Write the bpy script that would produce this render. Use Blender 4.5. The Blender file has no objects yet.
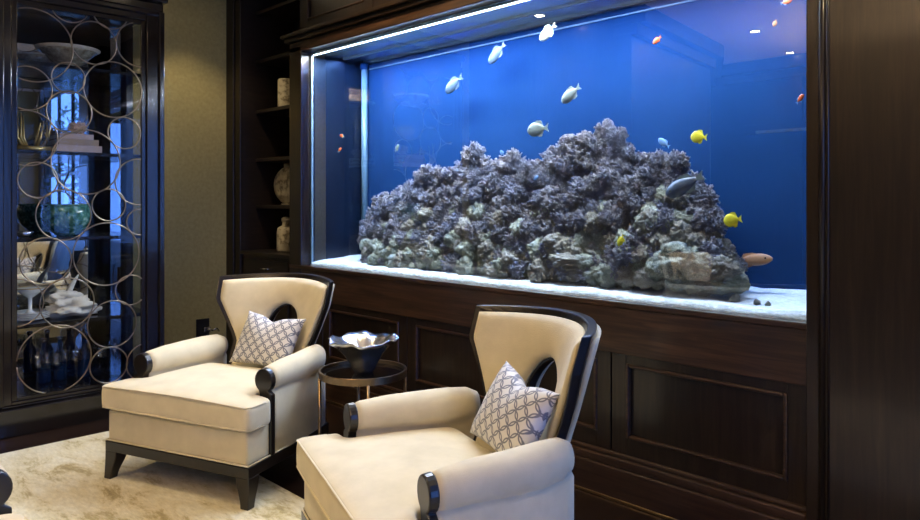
import bpy, bmesh, math, random
from mathutils import Vector, Matrix, noise
PI = math.pi
random.seed(7)
SC = bpy.context.scene
COL = SC.collection

# ------------------------------------------------------------------ camera geometry (used to measure the room)
F = 717.0
HC = 1.35
FX, FY = -0.7106, 0.7037
RX, RY = 0.7037, 0.7106
HOR = 202.0
def P(px, py, X=None, Y=None, Z=None):
    t = (px - 460) / F; u = (HOR - py) / F
    dx, dy = FX + RX * t, FY + RY * t
    if X is not None: s = X / dx
    elif Y is not None: s = Y / dy
    else: s = (Z - HC) / u
    return Vector((dx * s, dy * s, HC + u * s))
def MIR(px, py, Z, YG=2.86):           # place seen mirrored in the tank glass
    p = P(px, py, Z=Z); return Vector((p.x, 2 * YG - p.y, Z))

# ------------------------------------------------------------------ materials
def nodes(name):
    m = bpy.data.materials.new(name); m.use_nodes = True
    nt = m.node_tree
    return m, nt, nt.nodes['Principled BSDF']
def ramp(nt, fac, stops):
    r = nt.nodes.new('ShaderNodeValToRGB')
    e = r.color_ramp.elements
    e[0].position, e[0].color = stops[0][0], (*stops[0][1], 1)
    e[1].position, e[1].color = stops[-1][0], (*stops[-1][1], 1)
    for p, c in stops[1:-1]:
        x = e.new(p); x.color = (*c, 1)
    nt.links.new(fac, r.inputs[0]); return r
def coord(nt, scale=(1, 1, 1), rot=(0, 0, 0), kind='Object'):
    tc = nt.nodes.new('ShaderNodeTexCoord'); mp = nt.nodes.new('ShaderNodeMapping')
    mp.inputs['Scale'].default_value = scale; mp.inputs['Rotation'].default_value = rot
    nt.links.new(tc.outputs[kind], mp.inputs[0]); return mp.outputs[0]
def noise_n(nt, vec, scale, detail=4, rough=.55, dist=0):
    n = nt.nodes.new('ShaderNodeTexNoise')
    n.inputs['Scale'].default_value = scale; n.inputs['Detail'].default_value = detail
    n.inputs['Roughness'].default_value = rough; n.inputs['Distortion'].default_value = dist
    nt.links.new(vec, n.inputs['Vector']); return n.outputs['Fac']
def bump(nt, b, h, strength=.3, dist=.01):
    n = nt.nodes.new('ShaderNodeBump'); n.inputs['Strength'].default_value = strength; n.inputs['Distance'].default_value = dist
    nt.links.new(h, n.inputs['Height']); nt.links.new(n.outputs[0], b.inputs['Normal'])
def noisy(name, stops, scale=5, rough=.5, metal=0, vscale=(1, 1, 1), detail=5, bs=0, bscale=None, dist=0, coat=0, spec=.5, bd=.01):
    m, nt, b = nodes(name)
    v = coord(nt, vscale)
    f = noise_n(nt, v, scale, detail, .6, dist)
    r = ramp(nt, f, stops)
    nt.links.new(r.outputs[0], b.inputs['Base Color'])
    b.inputs['Roughness'].default_value = rough; b.inputs['Metallic'].default_value = metal
    b.inputs['Coat Weight'].default_value = coat; b.inputs['Coat Roughness'].default_value = .12
    b.inputs['Specular IOR Level'].default_value = spec
    if bs:
        h = noise_n(nt, v, bscale or scale, 6, .65) if bscale else f
        bump(nt, b, h, bs, bd)
    return m
def emit(name, col, s):
    m, nt, b = nodes(name)
    b.inputs['Base Color'].default_value = (*col, 1)
    b.inputs['Emission Color'].default_value = (*col, 1); b.inputs['Emission Strength'].default_value = s
    return m
def glass(name, tint=(1, 1, 1), ior=1.5, mult=1.0, rough=0.0):
    m, nt, b = nodes(name); nt.nodes.remove(b)
    out = nt.nodes['Material Output']
    t = nt.nodes.new('ShaderNodeBsdfTransparent'); t.inputs[0].default_value = (*tint, 1)
    g = nt.nodes.new('ShaderNodeBsdfGlossy'); g.inputs['Roughness'].default_value = rough
    fr = nt.nodes.new('ShaderNodeFresnel'); fr.inputs[0].default_value = ior
    mu = nt.nodes.new('ShaderNodeMath'); mu.operation = 'MULTIPLY'; mu.use_clamp = True; mu.inputs[1].default_value = mult
    mx = nt.nodes.new('ShaderNodeMixShader')
    ge = nt.nodes.new('ShaderNodeNewGeometry'); fm = nt.nodes.new('ShaderNodeMath'); fm.operation = 'SUBTRACT'; fm.inputs[0].default_value = 1
    f2 = nt.nodes.new('ShaderNodeMath'); f2.operation = 'MULTIPLY'     # only the outer face mirrors (no false total reflection)
    nt.links.new(ge.outputs['Backfacing'], fm.inputs[1]); nt.links.new(fr.outputs[0], mu.inputs[0])
    nt.links.new(mu.outputs[0], f2.inputs[0]); nt.links.new(fm.outputs[0], f2.inputs[1]); nt.links.new(f2.outputs[0], mx.inputs[0])
    nt.links.new(t.outputs[0], mx.inputs[1]); nt.links.new(g.outputs[0], mx.inputs[2])
    nt.links.new(mx.outputs[0], out.inputs['Surface'])
    return m
M = {}
def wood(name, c0, c1, c2, vscale, rough=.35, coat=.3):
    return noisy(name, [(.3, c0), (.5, c1), (.72, c2)], 3.2, rough, 0, vscale, 7, .04, None, .7, coat)
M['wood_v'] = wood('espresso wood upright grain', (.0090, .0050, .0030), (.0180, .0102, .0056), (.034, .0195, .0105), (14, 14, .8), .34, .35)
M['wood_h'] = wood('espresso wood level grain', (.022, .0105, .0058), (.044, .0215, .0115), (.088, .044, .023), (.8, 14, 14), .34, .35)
M['black_wood'] = wood('black lacquered wood', (.0050, .0036, .0028), (.0075, .0052, .0040), (.0110, .0078, .0058), (2, 2, 8), .32, .18)
M['cab_wood'] = wood('near black cabinet lacquer', (.0060, .0045, .0045), (.0085, .0062, .0060), (.0130, .0095, .0090), (9, 9, 1), .14, .25)
M['fabric'] = None
m, nt, b = nodes('cream woven linen')
v = coord(nt, (1, 1, 1))
f1 = noise_n(nt, v, 9, 3); r = ramp(nt, f1, [(.3, (.56, .48, .305)), (.7, (.66, .57, .375))])
v2 = coord(nt, (520, 520, 90)); f2 = noise_n(nt, v2, 1, 2)
v3 = coord(nt, (60, 60, 500)); f3 = noise_n(nt, v3, 1, 2)
mm = nt.nodes.new('ShaderNodeMath'); mm.operation = 'ADD'; nt.links.new(f2, mm.inputs[0]); nt.links.new(f3, mm.inputs[1])
rr = ramp(nt, mm.outputs[0], [(.35, (.86, .85, .83)), (.65, (1, 1, 1))])
mx = nt.nodes.new('ShaderNodeMix'); mx.data_type = 'RGBA'; mx.blend_type = 'MULTIPLY'; mx.inputs[0].default_value = .6
nt.links.new(r.outputs[0], mx.inputs[6]); nt.links.new(rr.outputs[0], mx.inputs[7]); nt.links.new(mx.outputs[2], b.inputs['Base Color'])
b.inputs['Roughness'].default_value = .85; b.inputs['Sheen Weight'].default_value = .25
bump(nt, b, mm.outputs[0], .25, .002)
M['fabric'] = m

# cushion with interlocking rings
m, nt, b = nodes('silver fabric with interlocking grey rings')
v = coord(nt, (24, 24, 24), (0, PI / 4, 0))
sp = nt.nodes.new('ShaderNodeSeparateXYZ'); nt.links.new(v, sp.inputs[0])
def mth(op, a, c=None, clamp=False):
    n = nt.nodes.new('ShaderNodeMath'); n.operation = op; n.use_clamp = clamp
    for i, q in enumerate((a, c)):
        if q is None: continue
        if isinstance(q, (int, float)): n.inputs[i].default_value = q
        else: nt.links.new(q, n.inputs[i])
    return n.outputs[0]
def cell(o): return mth('ABSOLUTE', mth('SUBTRACT', mth('FRACT', o), .5))
qx, qz = cell(sp.outputs['X']), cell(sp.outputs['Z'])
tot = None
for cx in (0, 1):
    for cz in (0, 1):
        ax = mth('SUBTRACT', qx, cx); az = mth('SUBTRACT', qz, cz)
        d = mth('SQRT', mth('ADD', mth('MULTIPLY', ax, ax), mth('MULTIPLY', az, az)))
        e = mth('ABSOLUTE', mth('SUBTRACT', d, .62))
        ln = mth('SUBTRACT', 1.0, mth('DIVIDE', e, .085), True)
        ln = mth('MULTIPLY', ln, 2.0, True)
        tot = ln if tot is None else mth('MAXIMUM', tot, ln)
r = ramp(nt, tot, [(0, (.66, .64, .62)), (1, (.15, .16, .21))])
nt.links.new(r.outputs[0], b.inputs['Base Color']); b.inputs['Roughness'].default_value = .55; b.inputs['Sheen Weight'].default_value = .3
bump(nt, b, tot, .3, .003)
M['pillow'] = m

M['wall'] = noisy('olive beige wall covering', [(.3, (.33, .29, .125)), (.7, (.42, .37, .175))], 40, .8, bs=.15, bscale=160, bd=.002)
M['ceiling'] = noisy('warm white ceiling plaster', [(.3, (.78, .68, .58)), (.7, (.82, .72, .62))], 6, .8)
M['floor'] = wood('dark walnut floorboards', (.010, .005, .004), (.020, .010, .007), (.034, .018, .012), (10, 1, 10), .25, .4)
# rug
m, nt, b = nodes('cream rug with faded gold blotches')
v = coord(nt, (1, 1, 1))
n1 = noise_n(nt, coord(nt, (1.0, 2.4, 1), (0, 0, .5)), 3.1, 9, .74, .35)
r1 = ramp(nt, n1, [(.40, (.78, .72, .54)), (.53, (.70, .61, .38)), (.61, (.44, .34, .13)), (.70, (.28, .20, .07))])
n2 = noise_n(nt, coord(nt, (1, 3, 1), (0, 0, .5)), 22, 7, .7); r2 = ramp(nt, n2, [(.35, (.78, .77, .74)), (.7, (1, 1, 1))])
mx = nt.nodes.new('ShaderNodeMix'); mx.data_type = 'RGBA'; mx.blend_type = 'MULTIPLY'; mx.inputs[0].default_value = 1
nt.links.new(r1.outputs[0], mx.inputs[6]); nt.links.new(r2.outputs[0], mx.inputs[7]); nt.links.new(mx.outputs[2], b.inputs['Base Color'])
b.inputs['Roughness'].default_value = .8; b.inputs['Sheen Weight'].default_value = .3; bump(nt, b, noise_n(nt, v, 200, 3), .4, .004)
M['rug'] = m
M['brass'] = noisy('aged bronze metal', [(.3, (.30, .20, .11)), (.7, (.44, .31, .18))], 12, .28, 1)
M['ringmetal'] = noisy('brushed bronze ring', [(.3, (.26, .20, .13)), (.7, (.36, .28, .19))], 20, .35, 1)
M['silver'] = noisy('hammered silver', [(.3, (.62, .62, .62)), (.7, (.78, .78, .78))], 14, .22, 1, bs=.35, bscale=26, bd=.006)
M['black_glass'] = noisy('black glass', [(.4, (.006, .006, .007)), (.6, (.009, .009, .010))], 2, .06)
M['mirror'] = noisy('mirror', [(.4, (.66, .66, .68)), (.6, (.69, .69, .71))], 2, .015, 1)
M['tank_glass'] = glass('tank glass', (.97, .985, .99), 1.52, 4.6)
M['pane'] = glass('clear cabinet glass', (.96, .97, .97), 1.45, 1.0)
M['side_pane'] = glass('smoked side glass', (.75, .78, .80), 1.45, 1.0)
M['drink_glass'] = glass('drinking glass', (.90, .92, .93), 1.6, 2.2)
M['tank_blue'] = noisy('matt blue backing', [(.3, (.0065, .0270, .080)), (.7, (.0095, .0360, .102))], 1.2, .95, detail=3, spec=.02)
M['tank_side'] = noisy('dark blue side glass', [(.3, (.0008, .0025, .008)), (.7, (.0030, .0080, .016))], 2.5, .3, vscale=(1, 3, .8), detail=6)
M['tank_lid'] = noisy('rippled lid with painted water reflections', [(.38, (.25, .45, .90)), (.52, (.55, .70, .75)), (.64, (.80, .82, .50))], 1.6, .12, .8, vscale=(1, 3, 1), bs=.5, bscale=9, bd=.03)  # blue and yellow-green reflections of the lit tank painted into the lid colour
M['tank_edge'] = noisy('frosted glass edge', [(.3, (.09, .14, .17)), (.7, (.13, .18, .21))], 9, .35)
M['pipe'] = noisy('pale pvc pipe', [(.3, (.07, .12, .15)), (.7, (.11, .17, .20))], 9, .4)
M['sand'] = noisy('white aragonite sand', [(.3, (.55, .56, .54)), (.7, (.80, .80, .76))], 60, .9, bs=.8, bscale=25, bd=.02)
def rockmat(name, a, b_, c, sc=22):
    m, nt, b = nodes(name)
    v = coord(nt)
    f = noise_n(nt, v, sc, 8, .72)
    r = ramp(nt, f, [(.33, a), (.5, b_), (.66, c)])
    nt.links.new(r.outputs[0], b.inputs['Base Color']); b.inputs['Roughness'].default_value = .9
    bump(nt, b, noise_n(nt, v, sc * 3, 6, .7), .9, .012)
    return m
M['rock'] = rockmat('olive grey live rock', (.05, .052, .036), (.34, .335, .23), (.80, .77, .58))
M['rock2'] = rockmat('brown grey live rock', (.045, .035, .028), (.30, .25, .18), (.74, .67, .50), 28)
M['coral'] = rockmat('mauve grey coral', (.040, .036, .055), (.20, .18, .21), (.74, .72, .72), 45)
M['coral2'] = rockmat('brown mauve coral', (.050, .038, .048), (.25, .21, .21), (.72, .68, .64), 40)
def plain(name, c, rough=.5, metal=0, amt=.12):
    return noisy(name, [(.3, tuple(x * (1 - amt) for x in c)), (.7, tuple(min(1, x * (1 + amt)) for x in c))], 18, rough, metal)
M['yellow'] = plain('yellow scales', (.70, .58, .012))
M['white_fish'] = plain('pale silver scales', (.17, .20, .17))
M['grey_fish'] = plain('slate scales', (.06, .075, .10), .4)
M['dim_fish'] = plain('blue grey scales', (.03, .055, .095), .45)
M['orange_fish'] = plain('orange red scales', (.65, .10, .02))
M['brown_fish'] = plain('tan scales', (.42, .20, .09))
M['cyan_fish'] = plain('light blue scales', (.16, .30, .50))
M['eye'] = plain('black eye', (.01, .01, .01), .2)
M['black'] = plain('black plastic', (.012, .012, .012), .35)
M['chrome'] = plain('chrome', (.75, .75, .75), .15, 1)
M['ceramic'] = noisy('beige crackled ceramic', [(.38, (.20, .16, .10)), (.5, (.55, .48, .33)), (.7, (.66, .60, .44))], 22, .35, detail=3)
M['amber'] = noisy('amber glazed glass', [(.35, (.20, .16, .10)), (.6, (.42, .38, .28)), (.75, (.62, .60, .50))], 30, .2)
M['green_glass'] = noisy('mottled green glass', [(.38, (.015, .06, .05)), (.55, (.06, .18, .13)), (.7, (.35, .50, .42))], 30, .15)
M['bone'] = noisy('bone white', [(.3, (.50, .46, .38)), (.7, (.70, .66, .56))], 20, .6, bs=.4)
M['peach'] = noisy('peach shell', [(.3, (.46, .30, .20)), (.7, (.62, .45, .32))], 20, .6)
M['leaf'] = noisy('frosty green leaves', [(.35, (.05, .10, .06)), (.6, (.25, .35, .30)), (.75, (.6, .7, .7))], 6, .6)
M['ground'] = noisy('grey lawn', [(.35, (.10, .13, .10)), (.65, (.22, .26, .22))], 3, .9)
M['book'] = plain('brown leather', (.22, .15, .10), .6)
M['book2'] = plain('mauve brown cloth', (.30, .22, .20), .6)
M['gold'] = plain('gilded branch', (.45, .32, .12), .35, .6)
M['porcelain'] = plain('white porcelain', (.70, .70, .66), .25)
M['bottle'] = plain('dark blue bottle glass', (.01, .03, .08), .08)
M['bulb'] = emit('lit warm bulb', (1, .78, .48), 60)
M['led'] = emit('lit led strip', (.75, .88, 1), 9)
M['book_shelf_wood'] = wood('bookcase wood', (.006, .003, .002), (.011, .006, .0034), (.022, .012, .007), (2, 2, 12), .5, .1)

# water body
m, nt, b = nodes('aquarium water'); nt.nodes.remove(b)
out = nt.nodes['Material Output']
t = nt.nodes.new('ShaderNodeBsdfTransparent'); nt.links.new(t.outputs[0], out.inputs['Surface'])
va = nt.nodes.new('ShaderNodeVolumeAbsorption'); va.inputs[0].default_value = (.35, .68, 1, 1); va.inputs[1].default_value = .32
nt.links.new(va.outputs[0], out.inputs['Volume'])
M['water'] = m

# ------------------------------------------------------------------ helpers
def link(name, bm, mat, parent=None, smooth=False, bevel=0, sub=0, seg=2):
    me = bpy.data.meshes.new(name)
    bmesh.ops.recalc_face_normals(bm, faces=bm.faces)
    bm.to_mesh(me); bm.free()
    me.materials.append(M[mat] if isinstance(mat, str) else mat)
    if smooth:
        for p in me.polygons: p.use_smooth = True
    o = bpy.data.objects.new(name, me); COL.objects.link(o)
    if parent: o.parent = parent
    if bevel:
        md = o.modifiers.new('bevel', 'BEVEL'); md.width = bevel; md.segments = seg; md.limit_method = 'ANGLE'; md.angle_limit = .6
    if sub:
        md = o.modifiers.new('sub', 'SUBSURF'); md.levels = sub; md.render_levels = sub
    return o
def tag(o, label=None, cat=None, group=None, kind=None):
    if label: o['label'] = label
    if cat: o['category'] = cat
    if group: o['group'] = group
    if kind: o['kind'] = kind
    return o
def thing(name, label, cat, loc=(0, 0, 0), rz=0, group=None):
    o = bpy.data.objects.new(name, None); COL.objects.link(o)
    o.location = loc; o.rotation_euler = (0, 0, rz); o.empty_display_size = .1
    return tag(o, label, cat, group)
def copy_tree(o, parent=None):
    c = o.copy(); COL.objects.link(c)
    if parent: c.parent = parent
    for ch in [x for x in bpy.data.objects if x.parent == o]: copy_tree(ch, c)
    return c
def box(bm, x0, x1, y0, y1, z0, z1):
    vs = [bm.verts.new((x, y, z)) for z in (z0, z1) for x, y in ((x0, y0), (x1, y0), (x1, y1), (x0, y1))]
    for f in ((0, 3, 2, 1), (4, 5, 6, 7), (0, 1, 5, 4), (1, 2, 6, 5), (2, 3, 7, 6), (3, 0, 4, 7)):
        bm.faces.new([vs[i] for i in f])
def prism(bm, pts, z0, z1):
    a = [bm.verts.new((x, y, z0)) for x, y in pts]; c = [bm.verts.new((x, y, z1)) for x, y in pts]
    n = len(pts); bm.faces.new(a[::-1]); bm.faces.new(c)
    for i in range(n): bm.faces.new((a[i], a[(i + 1) % n], c[(i + 1) % n], c[i]))
def loft(bm, secs, closed=True, caps=True):
    rows = [[bm.verts.new(p) for p in s] for s in secs]
    n = len(secs[0])
    for a, c in zip(rows, rows[1:]):
        for i in range(n if closed else n - 1):
            j = (i + 1) % n
            bm.faces.new((a[i], a[j], c[j], c[i]))
    if caps:
        bm.faces.new(rows[0][::-1]); bm.faces.new(rows[-1])
    return rows
def lathe(bm, prof, n=32, c=(0, 0, 0)):
    rows = []
    for r, z in prof:
        if r < 1e-5: rows.append([bm.verts.new((c[0], c[1], c[2] + z))])
        else: rows.append([bm.verts.new((c[0] + r * math.cos(2 * PI * i / n), c[1] + r * math.sin(2 * PI * i / n), c[2] + z)) for i in range(n)])
    for a, d in zip(rows, rows[1:]):
        for i in range(n):
            j = (i + 1) % n
            if len(a) == 1 and len(d) == 1: continue
            if len(a) == 1: bm.faces.new((a[0], d[j], d[i]))
            elif len(d) == 1: bm.faces.new((a[i], a[j], d[0]))
            else: bm.faces.new((a[i], a[j], d[j], d[i]))
def tube(bm, pts, r, n=8, closed=False, caps=True):
    pts = [Vector(p) for p in pts]; m_ = len(pts); rows = []
    up = None
    for i, p in enumerate(pts):
        if closed: d = pts[(i + 1) % m_] - pts[i - 1]
        else: d = pts[min(i + 1, m_ - 1)] - pts[max(i - 1, 0)]
        d.normalize()
        if up is None:
            up = Vector((0, 0, 1)) if abs(d.z) < .9 else Vector((1, 0, 0))
        s = d.cross(up); s.normalize(); up = s.cross(d); up.normalize()
        rr_ = r[i] if isinstance(r, (list, tuple)) else r
        rows.append([bm.verts.new(p + (s * math.cos(2 * PI * k / n) + up * math.sin(2 * PI * k / n)) * rr_) for k in range(n)])
    k_ = m_ if closed else m_ - 1
    for i in range(k_):
        a, c = rows[i], rows[(i + 1) % m_]
        for k in range(n):
            j = (k + 1) % n
            bm.faces.new((a[k], a[j], c[j], c[k]))
    if not closed and caps:
        bm.faces.new(rows[0][::-1]); bm.faces.new(rows[-1])
def boxo(name, mat, parent, *d, bevel=0):
    bm = bmesh.new(); box(bm, *d); return link(name, bm, mat, parent, bevel=bevel)
def struct(name, mat, boxes, bevel=0):
    bm = bmesh.new()
    for d in boxes: box(bm, *d)
    return tag(link(name, bm, mat, None, bevel=bevel), kind='structure')

# ------------------------------------------------------------------ room shell
XL, XR, YB, YF, ZC = -5.58, 2.4, 3.45, -3.3, 3.12
YN = 2.86
struct('floor', 'floor', [(XL - .1, -.479, YF - .1, YB + .1, -.08, 0), (-.479, XR + .1, YF - .1, YN + .1, -.08, 0)])
struct('ceiling', 'ceiling', [(XL - .1, -.479, YF - .1, YB + .1, ZC, ZC + .08), (-.479, XR + .1, YF - .1, YN + .1, ZC, ZC + .08)])
struct('wall_left', 'wall', [(XL - .1, XL, YF - .1, YB + .1, 0, ZC)])
WX0, WX1, WZ0, WZ1 = -.40, 2.0, .90, 2.98
YN = 2.86
struct('wall_back', 'wood_v', [(XL, -.479, YB, YB + .1, 0, ZC)])
struct('wall_window', 'wood_v', [(-.479, WX0, YN, YN + .10, 0, ZC), (WX0, WX1, YN, YN + .10, 0, WZ0), (WX1, XR + .1, YN, YN + .10, 0, ZC), (WX0, WX1, YN, YN + .10, WZ1, ZC)])
bm = bmesh.new()
for x in (WX0 + .02, WX0 + .80, WX0 + 1.60, WX1 - .02): box(bm, x - .022, x + .022, YN + .02, YN + .06, WZ0, WZ1)
for z in (WZ0 + .022, 1.75, WZ1 - .022): box(bm, WX0, WX1, YN + .022, YN + .058, z - .022, z + .022)
wf = tag(link('window_1', bm, 'wood_v', bevel=.004), kind='structure')
bm = bmesh.new(); box(bm, WX0 + .001, WX1 - .001, YN + .038, YN + .044, WZ0 + .001, WZ1 - .001); link('glass_pane', bm, 'pane', wf)
struct('ground', 'ground', [(-3, 22, YB + .3, 16, -.5, -.4), (2.6, 22, -9, YB + .3, -.5, -.4)])
def tree(x, y, h, label, seed):
    rr_ = random.Random(seed); t = thing('tree', label, 'tree', (x, y, -.4), 0, 'trees outside the window')
    bm = bmesh.new(); tube(bm, [(0, 0, 0), (.05, .02, h * .4), (0, .05, h * .8)], [.12, .09, .03], 8)
    for k in range(12):
        a = rr_.uniform(0, 6.28); z = h * rr_.uniform(.3, .7); tube(bm, [(0, 0, z), (math.cos(a) * h * .2, math.sin(a) * h * .2, z + h * .15)], [.04, .01], 5)
    link('trunk', bm, 'book', t, True)
    bm = bmesh.new()
    for k in range(1800):
        d = Vector((rr_.gauss(0, 1), rr_.gauss(0, 1), rr_.gauss(0, 1))).normalized() * (rr_.random() ** .4)
        c = Vector((d.x * h * .30, d.y * h * .30, h * .66 + d.z * h * .36)); u = Vector((rr_.gauss(0, 1), rr_.gauss(0, 1), rr_.gauss(0, 1))).normalized(); v = u.orthogonal().normalized() * .05; u *= .09
        bm.faces.new([bm.verts.new(c + q) for q in (u, v, -u, -v)])
    link('foliage', bm, 'leaf', t)
tree(6.0, 5.0, 4.2, 'leafy tree outside the window beyond the wood column', 1); tree(9.5, 6.6, 5.0, 'leafy tree outside the window beyond the wood column', 2); tree(3.6, 6.4, 4.5, 'leafy tree outside the window beyond the wood column', 3)
VY0, VY1, VZ0, VZ1 = -.5, 2.6, .10, 2.75  # wide unseen window, added to throw blue daylight on the chair sides
struct('wall_right', 'wall', [(XR, XR + .1, YF - .1, VY0, 0, ZC), (XR, XR + .1, VY1, YN, 0, ZC), (XR, XR + .1, VY0, VY1, 0, VZ0), (XR, XR + .1, VY0, VY1, VZ1, ZC)])
bm = bmesh.new()
for y in (VY0 + .02, VY0 + 1.03, VY0 + 2.07, VY1 - .02): box(bm, XR + .02, XR + .06, y - .022, y + .022, VZ0, VZ1)
for z in (VZ0 + .022, VZ1 - .022): box(bm, XR + .022, XR + .058, VY0, VY1, z - .022, z + .022)
wf = tag(link('added_window', bm, 'wood_v', bevel=.004), kind='structure')
bm = bmesh.new(); box(bm, XR + .038, XR + .044, VY0 + .001, VY1 - .001, VZ0 + .001, VZ1 - .001); link('glass_pane', bm, 'pane', wf)
struct('wall_front', 'wood_v', [(XL, XR, YF - .1, YF, 0, ZC)])
bm = bmesh.new()
bv = [bm.verts.new((x, y, z)) for z in (0, ZC - .001) for x, y in ((XL, YF), (-4.40, YF), (-3.79, -2.03), (-3.52, .05), (XL, .05))]
bm.faces.new(bv[:5]); bm.faces.new(bv[5:])
for i in range(5): bm.faces.new((bv[i], bv[(i + 1) % 5], bv[5 + (i + 1) % 5], bv[5 + i]))
tag(link('wall_alcove', bm, 'wood_v'), kind='structure')
# crown and panelling seen only as reflections
bm = bmesh.new()
for g, z0, z1 in ((.14, ZC - .15, ZC - .002), (.06, ZC - .26, ZC - .15)):
    prism(bm, [(-4.40 - .3, YF), (-4.40 + g, YF), (-3.79 + g, -2.03 - g * .4), (-3.52 + g, .05), (-3.52 - .2, .05), (-3.79 - .2, -2.03)], z0, z1)
    box(bm, -4.2, XR, YF, YF + g, z0, z1)
tag(link('trim_1', bm, 'wood_h', bevel=.01), kind='structure')
struct('trim_3', 'wall', [(-3.75, -2.4, YF + .08, YF + .13, 2.20, 2.235)])
bm = bmesh.new()
for x in (-3.3, -1.9, -.5, .9, 2.2): box(bm, x - .07, x + .07, YF, YF + .05, .15, 2.86)
box(bm, -3.95, XR, YF, YF + .05, 2.2, 2.32); box(bm, -3.95, XR, YF, YF + .07, 0, .15)
tag(link('trim_2', bm, 'wood_v', bevel=.006), kind='structure')

# ------------------------------------------------------------------ aquarium wall joinery
XA0, XA1 = -4.443, -.988          # tank opening
ZG0, ZG1 = .900, 2.42
YW, YG = 2.80, 2.86
ac = thing('aquarium_cabinet', 'dark wood built-in surround with panelled base that frames the aquarium', 'cabinet', (0, 0, 0))
boxo('stile', 'wood_v', ac, -4.60, XA0 - .002, YW, YG + .5, .64, 2.47, bevel=.004)
boxo('stile', 'wood_v', ac, XA1 + .002, -.916, YW - .02, YG + .5, 0, 3.1, bevel=.004)
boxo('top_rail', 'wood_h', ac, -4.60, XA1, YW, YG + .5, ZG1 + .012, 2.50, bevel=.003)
bm = bmesh.new()   # cornice
box(bm, -4.64, XA1, YW - .055, YG + .1, 2.535, 2.56); box(bm, -4.625, XA1, YW - .03, YG + .1, 2.505, 2.535)
link('cornice', bm, 'wood_v', ac, bevel=.006)
bm = bmesh.new()   # sill rail beneath the glass
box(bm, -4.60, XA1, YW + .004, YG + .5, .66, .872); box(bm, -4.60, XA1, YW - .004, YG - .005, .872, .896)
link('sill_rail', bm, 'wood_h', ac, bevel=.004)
bm = bmesh.new(); box(bm, -4.60, XA1, YW + .05, YG + .5, .0, .62)
link('base', bm, 'black_wood', ac)
def panel_door(x0, x1, z0, z1, y, parent, name='cabinet_door', m_=.075, mt=.042):
    bm = bmesh.new()
    box(bm, x0, x0 + m_, y, y + .028, z0, z1); box(bm, x1 - m_, x1, y, y + .028, z0, z1)
    box(bm, x0 + m_, x1 - m_, y, y + .028, z0, z0 + m_); box(bm, x0 + m_, x1 - m_, y, y + .028, z1 - mt, z1)
    o = link(name, bm, 'wood_v', parent, bevel=.002)
    a0, a1, c0, c1 = x0 + m_, x1 - m_, z0 + m_, z1 - mt
    boxo('panel', 'wood_v', o, a0, a1, y + .018, y + .027, c0, c1)
    bm = bmesh.new(); w = .016
    box(bm, a0, a0 + w, y - .007, y + .018, c0, c1); box(bm, a1 - w, a1, y - .007, y + .018, c0, c1)
    box(bm, a0 + w, a1 - w, y - .007, y + .018, c0, c0 + w); box(bm, a0 + w, a1 - w, y - .007, y + .018, c1 - w, c1)
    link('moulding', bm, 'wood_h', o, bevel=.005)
    return o
YP = YW + .022
panel_door(-1.855, -.992, .205, .659, YP, ac)
panel_door(-3.30, -1.862, .205, .659, YP, ac)
panel_door(-4.20, -3.307, .205, .659, YP, ac)
boxo('filler', 'wood_v', ac, -4.60, -4.207, YP, YP + .028, .205, .659, bevel=.002)
bm = bmesh.new()
box(bm, -4.60, XA1, YW - .02, YW + .06, .0, .145); box(bm, -4.60, XA1, YW - .008, YW + .06, .145, .185); box(bm, -4.60, XA1, YW + .006, YW + .06, .185, .205)
link('baseboard', bm, 'wood_h', ac, bevel=.007)
boxo('shoe_moulding', 'brass', ac, -4.60, XA1, YW - .03, YW - .02, 0, .012, bevel=.003)
# upper panels over the cornice
up = thing('upper_cabinet', 'dark wood panelled cupboard fronts above the aquarium cornice', 'cabinet')
boxo('body', 'wood_v', up, -4.60, XA1, YW + .12, YG + .5, 2.561, 3.1)
xs = [-4.60, -3.72, -2.84, -1.96, -1.06]
for a, c in zip(xs, xs[1:]): panel_door(a + .004, c - .004, 2.575, 3.09, YW + .085, up, 'cupboard_door', .10, .10)

# right hand panelled column
rp = thing('wood_column', 'wide flat dark wood column to the right of the aquarium', 'column')
boxo('flat_panel', 'wood_v', rp, -.915, -.48, YW - .038, YG + .585, 0, 3.1, bevel=.004)
bm = bmesh.new(); tube(bm, [(-.925, YW - .030, 0.0), (-.925, YW - .030, 3.1)], .013, 10); link('bead', bm, 'wood_v', rp, True)
bm = bmesh.new(); tube(bm, [(-.903, YW - .040, 0.0), (-.903, YW - .040, 3.1)], .005, 8); link('bead', bm, 'wood_v', rp, True)

# bookcase
bk = thing('bookcase', 'tall dark wood open bookcase between the olive wall and the aquarium', 'bookcase')
bm = bmesh.new()
box(bm, XL, -5.46, YW, YW + .05, 0, 3.1); box(bm, -5.45, -5.365, YW + .012, YW + .06, 0, 3.1); box(bm, XL, -5.365, YW + .05, 3.30, 0, 3.1)
link('side_panel', bm, 'book_shelf_wood', bk, bevel=.006)
boxo('side_panel', 'book_shelf_wood', bk, -4.64, -4.602, YW + .14, 3.30, .64, 3.1, bevel=.003)
boxo('back_panel', 'book_shelf_wood', bk, -5.365, -4.602, 3.30, 3.33, 0, 3.1)
for z in (2.91, 2.51, 2.10, 1.705, 1.325):
    boxo('shelf', 'book_shelf_wood', bk, -5.363, -4.642, YW + .15, 3.298, z - .028, z, bevel=.002)
boxo('base_cabinet', 'book_shelf_wood', bk, -5.363, -4.602, YW + .04, 3.298, 0, .93, bevel=.004)
boxo('counter', 'book_shelf_wood', bk, -5.363, -4.602, YW + .01, 3.298, .931, .958, bevel=.004)
d = boxo('drawer', 'book_shelf_wood', bk, -5.33, -4.66, YW + .025, YW + .039, .70, .90, bevel=.003)
hp = P(264, 269, Y=YW + .01)
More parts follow.
